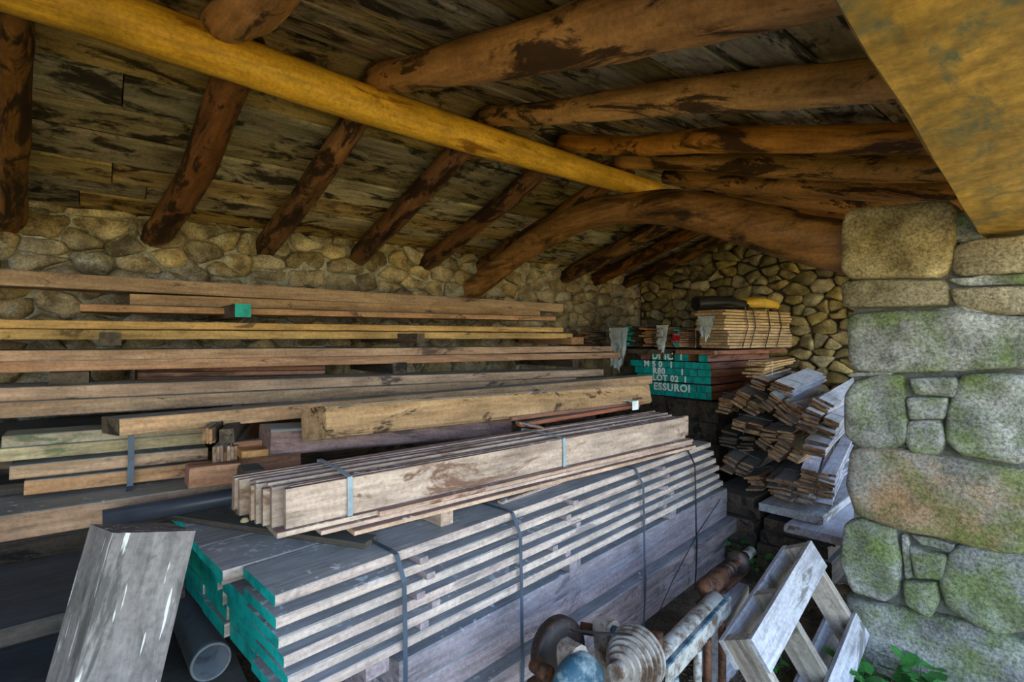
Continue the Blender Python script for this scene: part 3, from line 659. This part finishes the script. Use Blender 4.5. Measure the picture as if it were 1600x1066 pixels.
# ------------------------------------------------------------------ far corner: teal ended pack with stencilled marks
tp = empty('plank_pack', (4.5, 3.05, .98), label='pack of planks with teal ends and white stencilled letters in the far corner', cat='plank pack')
v_l, v_r = 3.53, 2.58
rows = [(1.000, .068, 0.16, .95), (1.070, .068, .14, .95), (1.148, .068, .10, .95), (1.218, .068, .06, .95), (1.288, .066, 0, .95)]
for z, h, a, b in rows:
    y = v_l - a; j = 0
    while y > v_r + .02:
        w = min(.083 if (j % 3) else .11, y - v_r); x = 4.5 + (R.uniform(0, .012))
        lumber('plank', (x, y - w + .002, z + h), (5.72 + R.uniform(-.1, .08), y - w + .002, z + h), w - .004, h - .003, ['red', 'teal'], tp, n=1, jit=0)
        y -= w; j += 1
for a, w, mt in ((.14, .12, ['red', 'red']), (.30, .085, ['red', 'teal']), (.42, .09, ['red', 'teal']), (.55, .075, ['red', 'teal']), (.63, .085, ['red', 'teal']), (.82, .1, ['red', 'teal'])):
    lumber('plank', (4.5, v_l - a - w, 1.43), (5.75, v_l - a - w, 1.43), w - .003, .066, mt, tp, n=1, jit=0)
def text(body, size, y, z, parent):
    cu = bpy.data.curves.new('t', 'FONT'); cu.body = body; cu.size = size; cu.extrude = .0015; cu.offset = .0035; cu.space_character = 1.15
    o = bpy.data.objects.new('t', cu); C.objects.link(o); dg = bpy.context.evaluated_depsgraph_get(); dg.update()
    me = bpy.data.meshes.new_from_object(o.evaluated_get(dg)); bpy.data.objects.remove(o)
    me.materials.clear(); me.materials.append(M['white'])
    mw = Matrix(((0, 0, -1, 4.497), (-1, 0, 0, y), (0, 1, 0, z), (0, 0, 0, 1)))
    place(bpy.data.objects.new('lettering', me), parent, mw)
text('DI IC  I', .10, 3.24, 1.375, tp); text('M 5 0   I', .085, 3.34, 1.293, tp); text('R80      I', .085, 3.23, 1.224, tp); text('LOT 02  I', .085, 3.23, 1.154, tp); text('ESSUROI', .1, 3.22, 1.06, tp)
# boards on top of that pack
tag(lumber('plank', (4.42, 2.5, 1.475), (5.78, 2.45, 1.475), .42, .04, 'red'), 'reddish plank lying on top of the teal ended pack, right side', 'plank')
tag(lumber('plank', (4.3, 3.0, 1.478), (5.7, 3.0, 1.478), 1.0, .045, 'dark'), 'dark plank lying on top of the teal ended pack, left side', 'plank')
# baulks carrying the teal pack
for k in range(5):
    for c_ in range(2):
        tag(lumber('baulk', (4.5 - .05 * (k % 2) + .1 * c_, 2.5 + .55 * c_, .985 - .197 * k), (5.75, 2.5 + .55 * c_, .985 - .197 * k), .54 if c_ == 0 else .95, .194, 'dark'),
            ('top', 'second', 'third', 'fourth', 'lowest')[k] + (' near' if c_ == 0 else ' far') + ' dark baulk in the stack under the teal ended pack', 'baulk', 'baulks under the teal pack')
# light slat pack tied with cord, and the mixed offcuts beside it
ls = empty('slat_pack', (4.6, 2.4, 1.48), label='stack of light new slats tied with dark cords on the far pile', cat='slat pack')
for i in range(13):
    z = 1.52 + .028 * i; x = 4.45 + R.uniform(-.03, .03) + (.08 if i < 6 else 0)
    lumber('slat', (x, 2.42 - .012 * i * 0 , z), (5.62 + R.uniform(-.05, .02), 2.32, z), .3, .023, 'lattice', ls, n=2)
for t_ in (.3, .42, .66, .85):
    x = 4.5 + 1.1 * t_
    ribbon('cord', [Vector((x - .1, 2.72, 1.9)), Vector((x - .08, 2.44 - .08 * t_, 1.892)), Vector((x - .08, 2.40 - .08 * t_, 1.88)), Vector((x - .03, 2.397 - .08 * t_, 1.7)), Vector((x - .14, 2.397 - .08 * t_, 1.5))], (1, 0, 0), .012, .006, 'dark', ls)
def bundle(p, d, nb_, w, t_, L, mat, label, cat='slat bundle', roll=0.0, group='tied slat bundles in the right pile', ends=None, rnd=None, cols=1, tie=True, ty=None):
    """stack of nb_ slats per column; p = lower near corner of the end face, d = direction the slats run"""
    rnd = rnd or R; e = empty('slat_bundle', p, label=label, cat=cat, group=group)
    fr = frame(Vector(p), Vector(d)) @ Matrix.Rotation(roll, 4, 'X')
    for c_ in range(cols):
        for i in range(nb_):
            mw = fr @ Matrix.Translation(Vector((rnd.uniform(-.08, .06), c_ * (w + .004) + rnd.uniform(-.008, .008), t_ * 1.08 * (i + 1)))) @ Matrix.Rotation(rnd.uniform(-.1, .1), 4, 'X') @ Matrix.Rotation(rnd.uniform(-.04, .04), 4, 'Z')
            sweep('slat', rect(w * rnd.uniform(.8, 1.05), t_ * rnd.uniform(.6, 1.0), .0015), L + rnd.uniform(-.1, .1), [mat, ends or mat], mw, e, 1, (0, 0), .0008, 1, rnd.random())
    if tie:
        H_ = nb_ * t_ * 1.08 + .006; Wd = cols * (w + .004) + .008
        loop = [(.25, -.008, -.004), (.25, Wd, -.004), (.25, Wd, H_), (.25, -.008, H_), (.25, -.008, -.004)]
        ribbon('tie', [fr @ Vector(q) for q in loop], fr.to_3x3() @ Vector((1, 0, 0)), .008, .003, ty or 'straplt', e)
    return e
OFF = [(4.45, 2.86, 1.52, 8, .07, .02, 'slat', 'teal'), (4.4, 3.02, 1.52, 9, .08, .02, 'slat', 'slat'), (4.42, 3.2, 1.52, 8, .1, .022, 'slat', 'orange'), (4.38, 3.4, 1.52, 10, .1, .02, 'dark', 'teal'), (4.3, 3.62, 1.52, 7, .12, .022, 'dark', 'dark'), (4.25, 3.85, 1.5, 9, .12, .02, 'dark', 'slat')]
nm = ['with teal tips next to the light slat pack', 'of brown slats second from the light slat pack', 'with orange ends third from the light slat pack', 'of dark slats with teal tips in the far corner', 'of dark slats behind the hanging plastic', 'of dark slats nearest the back wall in the far corner']
for (x, y, z, n_, w, t_, mt, em), lb in zip(OFF, nm):
    bundle((x, y, z - .02), (1, .03, 0), n_, w, t_, 1.2, mt, 'small offcut bundle ' + lb, group='offcut bundles over the teal pack', ends=em, ty='white')
for (x, y, z, L, r_, mt, nme, lb, ct) in ((4.5, 2.55, 1.92, .62, .055, 'blackbag', 'rolled_bag', 'rolled black plastic sheet on top of the slat pack', 'plastic roll'), (5.05, 2.4, 1.935, .42, .05, 'yellow', 'rolled_bag', 'rolled yellow plastic bag on top of the light slat pack', 'plastic roll')):
    tag(log(nme, [(x, y + .2, z), (x + L / 2, y + .1, z + .02), (x + L, y, z)], [r_, r_ * 1.15, r_ * .9], mt, lump=.5, seed=x * 3, n=14), lb, ct)
def crumple(name, p, sx, sz, mat, label, cat, seed, dirx=Vector((0, -1, 0))):
    vs = []; fs = []; n_ = 9
    for i in range(n_):
        for j in range(n_):
            a, b = i / (n_ - 1) - .5, j / (n_ - 1)
            tp_ = 1 - .45 * b
            q = Vector(p) + dirx * (a * sx * tp_) + Vector((b * (-.06 * noise.noise(Vector((a * 5 + seed, b * 5, 1))) - .03), 0, -b * sz * (1 + .35 * noise.noise(Vector((a * 4, seed, 3))))))
            vs.append(q)
    for i in range(n_ - 1):
        for j in range(n_ - 1): k = i * n_ + j; fs.append((k, k + 1, k + n_ + 1, k + n_))
    o = mk(name, vs, fs, mat, smooth=False); so_ = o.modifiers.new('thick', 'SOLIDIFY'); so_.thickness = .004
    return tag(o, label, cat)
crumple('plastic_sheet', (4.30, 3.52, 1.70), .26, .42, 'plastic', 'crumpled clear plastic hanging off the corner of the far pile', 'plastic', 2)
crumple('plastic_sheet', (4.36, 3.02, 1.72), .14, .28, 'plastic', 'white plastic strip hanging over the offcut ends', 'plastic', 5)
crumple('plastic_sheet', (4.455, 2.6, 1.80), .18, .2, 'plastic', 'torn clear plastic on the near end of the light slat pack', 'plastic', 8)
crumple('red_wrapper', (4.41, 2.88, 1.64), .11, .1, 'redp', 'red wrapper between the offcuts and the light slat pack', 'wrapper', 11)

# ------------------------------------------------------------------ right pile: planks on the ground, slat bundles above
dpile = Vector((math.cos(math.radians(13)), math.sin(math.radians(13)), 0))
PP = [(3.62, 1.75, .455, .32, .068, 'dark', 'topmost grey plank at the left of the low plank pile'), (3.62, 1.30, .445, .40, .055, 'pallet', 'broad pale plank with a white top in the low plank pile'), (3.50, 1.12, .385, .36, .05, 'slatw', 'white plank sticking out at the right of the low plank pile'),
      (3.66, 1.72, .382, .34, .08, 'dark', 'second dark plank down at the left of the low plank pile'), (3.68, 1.25, .33, .44, .08, 'dark', 'dark plank under the white plank of the low plank pile'), (3.6, 1.74, .297, .33, .09, 'dark', 'third dark plank down at the left of the low plank pile'),
      (3.64, 1.28, .245, .42, .075, 'dark', 'dark plank halfway down at the right of the low plank pile'), (3.66, 1.75, .2, .33, .095, 'dark', 'fourth dark plank down at the left of the low plank pile'), (3.6, 1.76, .1, .35, .1, 'dark', 'bottom dark plank at the left of the low plank pile'), (3.62, 1.25, .165, .46, .165, 'dark', 'thick dark baulk at the bottom right of the low plank pile')]
for u0, v0, z, w, h, mt, lb in PP:
    p = Vector((u0, v0, z)); tag(lumber('plank', p, p + Vector((1.5, .12, 0)), w, h, mt, c=.006), lb, 'plank', 'planks under the slat pile')
rs = random.Random(5)
def endp(px, py, u): p = atu(px, py, u); return p
BN = [ # px, py of the lower right corner of the end face, distance u, slats, width, thickness, length, material, roll
 (1300, 794, 3.78, 12, .10, .018, 1.5, 'slatw', .10, 'tallest bundle of white edged slats at the right of the pile, beside the pillar'),
 (1268, 790, 3.8, 7, .11, .02, 1.4, 'slatw', .05, 'bundle of slats low in the pile, second from the pillar'),
 (1232, 778, 3.8, 6, .13, .02, 1.4, 'slat', -.1, 'bundle of grooved brown slats low in the middle of the pile'),
 (1196, 766, 3.85, 5, .12, .022, 1.4, 'slat', -.2, 'bundle of dark slats low at the left of the pile'),
 (1168, 752, 3.9, 6, .11, .02, 1.3, 'slat', .35, 'splayed bundle of dark slats at the left edge of the pile'),
 (1246, 728, 3.75, 5, .09, .02, 1.3, 'slat', .45, 'tilted small bundle in the middle of the pile'),
 (1215, 722, 3.85, 5, .10, .02, 1.3, 'slat', .6, 'strongly tilted bundle above the grooved slats'),
 (1290, 716, 3.65, 4, .13, .02, 1.4, 'slatw', .1, 'flat bundle of white slats tucked against the pillar at mid height'),
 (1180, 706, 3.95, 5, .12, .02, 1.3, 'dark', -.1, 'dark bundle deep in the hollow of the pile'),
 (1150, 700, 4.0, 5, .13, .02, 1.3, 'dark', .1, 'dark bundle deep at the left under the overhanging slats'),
 (1240, 694, 3.8, 4, .10, .02, 1.3, 'slat', .0, 'small flat bundle of light ended slats in the hollow'),
 (1190, 682, 3.9, 4, .11, .02, 1.3, 'slat', .15, 'short bundle with a pale end poking out of the hollow'),
 (1300, 690, 3.62, 6, .10, .02, 1.5, 'slatw', .35, 'silvery bundle of wide slats leaning towards the pillar'),
 (1262, 680, 3.72, 6, .09, .022, 1.5, 'slatw', .5, 'silvery tilted bundle next to the leaning wide slats'),
 (1222, 660, 3.85, 6, .09, .022, 1.4, 'slat', .65, 'steeply tilted brown bundle in the upper pile'),
 (1180, 652, 3.95, 6, .10, .022, 1.4, 'slat', .5, 'tilted brown bundle left of centre in the upper pile'),
 (1140, 648, 4.05, 6, .12, .02, 1.4, 'slat', .15, 'ragged bundle at the upper left next to the teal pack'),
 (1285, 655, 3.75, 5, .12, .02, 1.5, 'slatw', .55, 'upper silvery bundle sloping down to the right'),
 (1235, 625, 3.95, 5, .16, .018, 1.3, 'slatw', .3, 'broad silvery bundle near the top of the pile'),
 (1195, 612, 4.05, 5, .13, .018, 1.3, 'slat', .35, 'brown bundle just under the topmost bundle'),
 (1195, 590, 4.15, 6, .16, .018, 1.15, 'lattice', .0, 'topmost flat light bundle with a white tape')]
for px, py, u, n_, w, t_, L, mt, rl, lb in BN:
    p = endp(px, py, u); d = Vector((math.cos(math.radians(13 + rs.uniform(-5, 5))), math.sin(math.radians(13 + rs.uniform(-5, 5))), rs.uniform(-.02, .04)))
    bundle((p.x, p.y, p.z), d, n_, w, t_, L, mt, lb, roll=rl, rnd=rs, cols=2 if w < .115 else 1, ends='slat' if mt == 'slatw' else None, ty='white' if mt == 'lattice' else None)

# ------------------------------------------------------------------ pallet leaning at the right
def rfz(r_, f_, z_): return right * r_ + fwd * f_ + up * z_
r0 = rfz(.935, 2.0, .42); Lr = .79; xd = rfz(.696, .684, .218).normalized(); yd = rfz(.472, -.195, -.86); yd = (yd - xd * yd.dot(xd)).normalized()
zd = xd.cross(yd)
if zd.z < 0: zd = -zd
pe_ = empty('pallet', (r0.x + .3, r0.y - .05, 0), label='weathered pale wooden pallet tipped up beside the stone pillar', cat='pallet')
def pbox(name, x0, x1, y0, y1, z0, z1, mat='pallet'):
    mw = Matrix((xd, yd, zd)).transposed().to_4x4(); mw.translation = r0
    if mw.to_3x3().determinant() < 0: pass
    vs = [(x, y, z) for x in (x0, x1) for y in (y0, y1) for z in (z0, z1)]
    fs = [(0, 1, 3, 2), (4, 6, 7, 5), (0, 4, 5, 1), (2, 3, 7, 6), (0, 2, 6, 4), (1, 5, 7, 3)]
    # grain along the longer side
    wv = [mw @ Vector(v) for v in vs]
    ax = xd if (x1 - x0) >= (y1 - y0) else yd
    f2 = Matrix((ax, zd.cross(ax), zd)).transposed().to_4x4(); f2.translation = wv[0]; iv = f2.inverted()
    return mk(name, [iv @ v for v in wv], fs, mat, None, pe_, f2)
for y, w_ in ((0, .135), (.37, .11)): pbox('top_board', 0, Lr, y, y + w_, -.02, 0)
for x in (.004, Lr * .42, Lr - .044): pbox('stringer', x, x + .04, .003, .48, -.135, -.0205, 'palletb')
for y, w_ in ((0, .12), (.37, .11)): pbox('bottom_board', 0, Lr, y, y + w_, -.156, -.1355)

# ------------------------------------------------------------------ old machine with pulleys (foreground, right of the strapped pack)
mc = empty('pulley_machine', (1.25, 1.15, 0), label='rusty pulley machine with blue disc and ribbed wheel before the front pack', cat='machine')
ad = (right * .55 + fwd * -.75 + up * .12).normalized()             # wheel axles point towards the viewer, a little right
def pt(px, py, d): r = (px - 800) / F; return Vector((0, 0, EYE)) + (right * r + fwd + up * ((HZ - py) / F)) * d
def turned(name, px, py, d, prof, mat, ax=ad, parent=mc): return lathe(name, prof, mat, frame(pt(px, py, d), ax), parent, seg=40, smooth=name != 'cone_pulley')
turned('blue_disc', 906, 1078, 1.62, [(-.03, .0), (-.03, .098), (-.01, .105), (.01, .1), (.03, .075), (.035, .035), (.05, .03), (.052, 0)], 'blue')
prof = [(-.085, 0), (-.085, .09), (-.075, .104)]
for k in range(7):
    x = -.07 + .02 * k; r_ = .108 - .0012 * (k + 1) ** 2
    prof += [(x, r_), (x + .010, r_ - .001), (x + .0105, r_ - .018), (x + .019, r_ - .018)]
prof += [(.075, .032), (.1, .03), (.102, .02), (.102, 0)]
turned('cone_pulley', 982, 1036, 1.78, prof, 'ribbed', ax=(right * -.62 + fwd * -.75 + up * .12).normalized())
turned('rear_wheel', 876, 1018, 1.9, [(-.04, 0), (-.04, .11), (-.03, .118), (-.015, .108), (0, .118), (.012, .112), (.02, .08), (.02, 0)], 'dkiron')
turned('axle_nut', 848, 1048, 1.72, [(-.05, 0), (-.05, .022), (0, .026), (.03, .026), (.032, .016), (.034, 0)], 'rust')
for px, py, d in ((882, 1014, 1.72), (936, 976, 1.97)):
    b = pt(px, py, d); fr = frame(b, ad)
    sec = [(-.034, -.26), (.034, -.26), (.036, 0), (.03, .02), (.015, .034), (-.015, .034), (-.03, .02), (-.036, 0)]
    cap = sweep('bearing_cap', sec, .075, 'ribbed', fr, mc, 2, (0, 0), .001)
    lathe('bolt', [(0, .0), (0, .02), (.012, .02), (.014, .011), (.02, .011), (.02, 0)], 'blue', fr @ Matrix.Translation(Vector((.076, 0, 0))), cap, seg=12)
a, b = pt(893, 985, 1.84), pt(985, 992, 1.79)
ribbon('belt', [a, (a + b) / 2 + Vector((0, 0, -.003)), b], ad, .02, .005, 'strapdk', mc)
turned('shaft', 1010, 1000, 1.93, [(-.25, 0), (-.25, .022), (.02, .022), (.02, .035), (.06, .035), (.06, 0)], 'rust', ax=(right * .9 + fwd * -.3).normalized())
lumber('bed', pt(835, 1110, 1.95), pt(1030, 1100, 2.0), .2, .06, 'rust', mc)
for px in (850, 1015): 
    p = pt(px, 1110, 2.0); lumber('foot', p + Vector((0, 0, -.0)), p + Vector((.07, 0, 0)), .12, p.z, 'rust', mc)
# painted pipe roller on an angle iron frame
rf = empty('roller_frame', (1.9, 1.15, 0), label='flaking white pipe roller on a rusty angle iron frame between machine and pallet', cat='roller')
q0, q1 = atz(1022, 1040, .42), atz(1118, 938, .42); dr = (q1 - q0).normalized()
lathe('roller', [(0, 0), (0, .037), (.004, .04), ((q1 - q0).length, .04), ((q1 - q0).length, 0)], 'flake', frame(q0, dr), rf)
nrm = Vector((dr.y, -dr.x, 0))
lumber('angle_iron', q0 + nrm * .055 + Vector((0, 0, .015)), q1 + nrm * .055 + dr * .04 + Vector((0, 0, .015)), .012, .075, 'flake', rf)
lumber('angle_iron', q0 + nrm * .055 + Vector((0, 0, .02)), q1 + nrm * .055 + dr * .04 + Vector((0, 0, .02)), .04, .008, 'blue', rf)
for t_, mt in ((.1, 'blue'), (.45, 'flake'), (.62, 'rust'), (.9, 'rust')):
    p = q0.lerp(q1, t_) + nrm * .05; zt = p.z - .05; log('leg', [(p.x, p.y, 0), (p.x, p.y, zt / 2), (p.x, p.y, zt)], [.018, .017, .016], mt, rf, n=4, seg=10, lump=.05)
k0 = atz(1098, 925, .45); k1 = atz(1160, 873, .45); kd = (k1 - k0).normalized(); kl = (k1 - k0).length
rd = empty('rusty_drive_shaft', (k0.x, k0.y, 0), label='rusty iron drive shaft with a flange behind the white roller', cat='shaft')
lathe('drum', [(0, 0), (0, .02), (.02, .036), (.05, .042), (.2, .042), (.22, .03), (.24, .03)], 'rust', frame(k0, kd), rd)
lathe('shaft', [(.24, .018), (kl + .05, .018)], 'rust', frame(k0, kd), rd)
lathe('flange', [(0, 0), (0, .05), (.012, .056), (.03, .056), (.035, .03), (.035, 0)], 'dkiron', frame(k0 + kd * (kl - .08), kd), rd)
lathe('sleeve', [(0, .026), (.1, .026), (.1, 0)], 'flake', frame(k0 + kd * (kl + .03), kd), rd)
for t_ in (.3, .34, .4, .46): lathe('ring', [(0, .018), (0, .03), (.008, .03), (.008, .018)], 'dkiron', frame(k0 + kd * (kl * t_ * 1.5), kd), rd, seg=16)
lumber('bearer_rail', k0 + Vector((0, -.03, -.05)), k1 + Vector((0, -.03, -.05)), .06, .02, 'rust', rd)
for t_ in (.1, .85):
    p = k0.lerp(k1, t_); log('leg', [(p.x, p.y, 0), (p.x, p.y, .2), (p.x, p.y, p.z - .06)], [.018, .018, .018], 'rust', rd, n=3, seg=8, lump=.05)
tag(lumber('block', atz(1134, 958, .36), atz(1170, 915, .36), .07, .2, 'pallet'), 'pale grey wooden block with a weathered top standing beside the roller', 'block')
tag(lumber('block', atz(1130, 1035, .12), atz(1160, 1005, .12), .12, .12, 'pallet'), 'whitish squared block on the ground between roller and pallet', 'block')
# ------------------------------------------------------------------ stones, plants and litter on the ground
def rock(p, s, mat, label, seed):
    vs = []; fs = []; n1, n2 = 7, 12
    for i in range(n1 + 1):
        th = math.pi * i / n1
        for j in range(n2):
            ph = 2 * math.pi * j / n2; d = Vector((math.sin(th) * math.cos(ph), math.sin(th) * math.sin(ph), math.cos(th)))
            d = d * (1 + .25 * noise.noise(d * 1.6 + Vector((seed, 0, 0)))); vs.append((d.x * s[0], d.y * s[1], d.z * s[2]))
    for i in range(n1):
        for j in range(n2): a, b = i * n2 + j, i * n2 + (j + 1) % n2; fs.append((a, a + n2, b + n2, b))
    return tag(mk('loose_stone', vs, fs, mat, None, None, Matrix.Translation(Vector(p)), smooth=True), label, 'stone')
g = atz(1325, 985, .12); rock((g.x + .15, g.y + .05, .11), (.14, .12, .15), 'stoneT', 'reddish loose stone at the foot of the pillar behind the pallet', 3)
leafv = [(0, 0, 0), (.3, .32, .03), (.62, .4, .02), (.85, .22, 0), (1, 0, -.04), (.85, -.22, 0), (.62, -.4, .02), (.3, -.32, .03), (.5, 0, -.03)]
leaff = [(8, 0, 1), (8, 1, 2), (8, 2, 3), (8, 3, 4), (8, 4, 5), (8, 5, 6), (8, 6, 7), (8, 7, 0)]
lme = bpy.data.meshes.new('leaf'); lme.from_pydata(leafv, [], leaff); lme.materials.append(M['leaf'])
def plant(p, n_, rad, ls_, label, seed):
    r_ = random.Random(seed); e = empty('weed', p, label=label, cat='plant')
    for i in range(n_):
        a = r_.uniform(0, 6.28); q = Vector(p) + Vector((math.cos(a), math.sin(a), 0)) * (rad * math.sqrt(r_.random())) + Vector((0, 0, r_.uniform(.02, .15)))
        s = ls_ * r_.uniform(.6, 1.2)
        mw = Matrix.Translation(q) @ Matrix.Rotation(r_.uniform(0, 6.28), 4, 'Z') @ Matrix.Rotation(r_.uniform(-.6, .3), 4, 'Y') @ Matrix.Rotation(r_.uniform(-.4, .4), 4, 'X') @ Matrix.Scale(s, 4)
        place(bpy.data.objects.new('leaf', lme), e, mw)
        if i % 3 == 0: log('stem', [(q.x, q.y, 0), (q.x + .004, q.y, q.z * .6), q], [.002, .002, .0015], 'leaf', e, n=2, seg=5, lump=0)
for px, py, n_, rad, ls_, lb in ((1185, 880, 60, .2, .06, 'green weeds growing behind the rusty shaft'), (1395, 1050, 120, .22, .075, 'green leafy weed at the foot of the mossy pillar'), (1238, 905, 14, .1, .05, 'weed growing through the tipped pallet'), (1215, 1050, 8, .06, .06, 'pale green leaf cluster under the pallet')):
    p = atz(px, min(py, 1062), 0.03); p.z = 0
    if px == 1395: p = Vector((2.66, .66, 0))
    plant(p, n_, rad, ls_, lb, px)
# litter: straw, bark and chips on the earth, too many to count
vs = []; fs = []; rl = random.Random(9)
for i in range(2600):
    if i < 1900: c_ = Vector((rl.uniform(1.6, 3.7), rl.uniform(.6, 1.6), .004))
    else: c_ = Vector((rl.uniform(-.3, 4), rl.uniform(.2, 1.5), .004))
    if c_.x > 2.8 and c_.y < .98: continue
    a = rl.uniform(0, 6.28); L = rl.uniform(.01, .06); w = rl.uniform(.001, .005); d = Vector((math.cos(a), math.sin(a), rl.uniform(0, .3))) * L; s_ = Vector((-math.sin(a), math.cos(a), 0)) * w
    k = len(vs); vs += [c_ - s_, c_ + s_, c_ + d + s_ * .5, c_ + d - s_ * .5, c_ + Vector((0, 0, .006)), c_ + d + Vector((0, 0, .005))]
    fs += [(k, k + 1, k + 4), (k + 1, k + 2, k + 5, k + 4), (k + 2, k + 3, k + 5), (k + 3, k, k + 4, k + 5), (k, k + 3, k + 2, k + 1)]
tag(mk('ground_litter', vs, fs, 'twig'), 'dry straw and bark chips scattered over the bare earth floor', 'litter', kind='stuff')
print('stones', nb, ne, 'objects', len(bpy.data.objects))
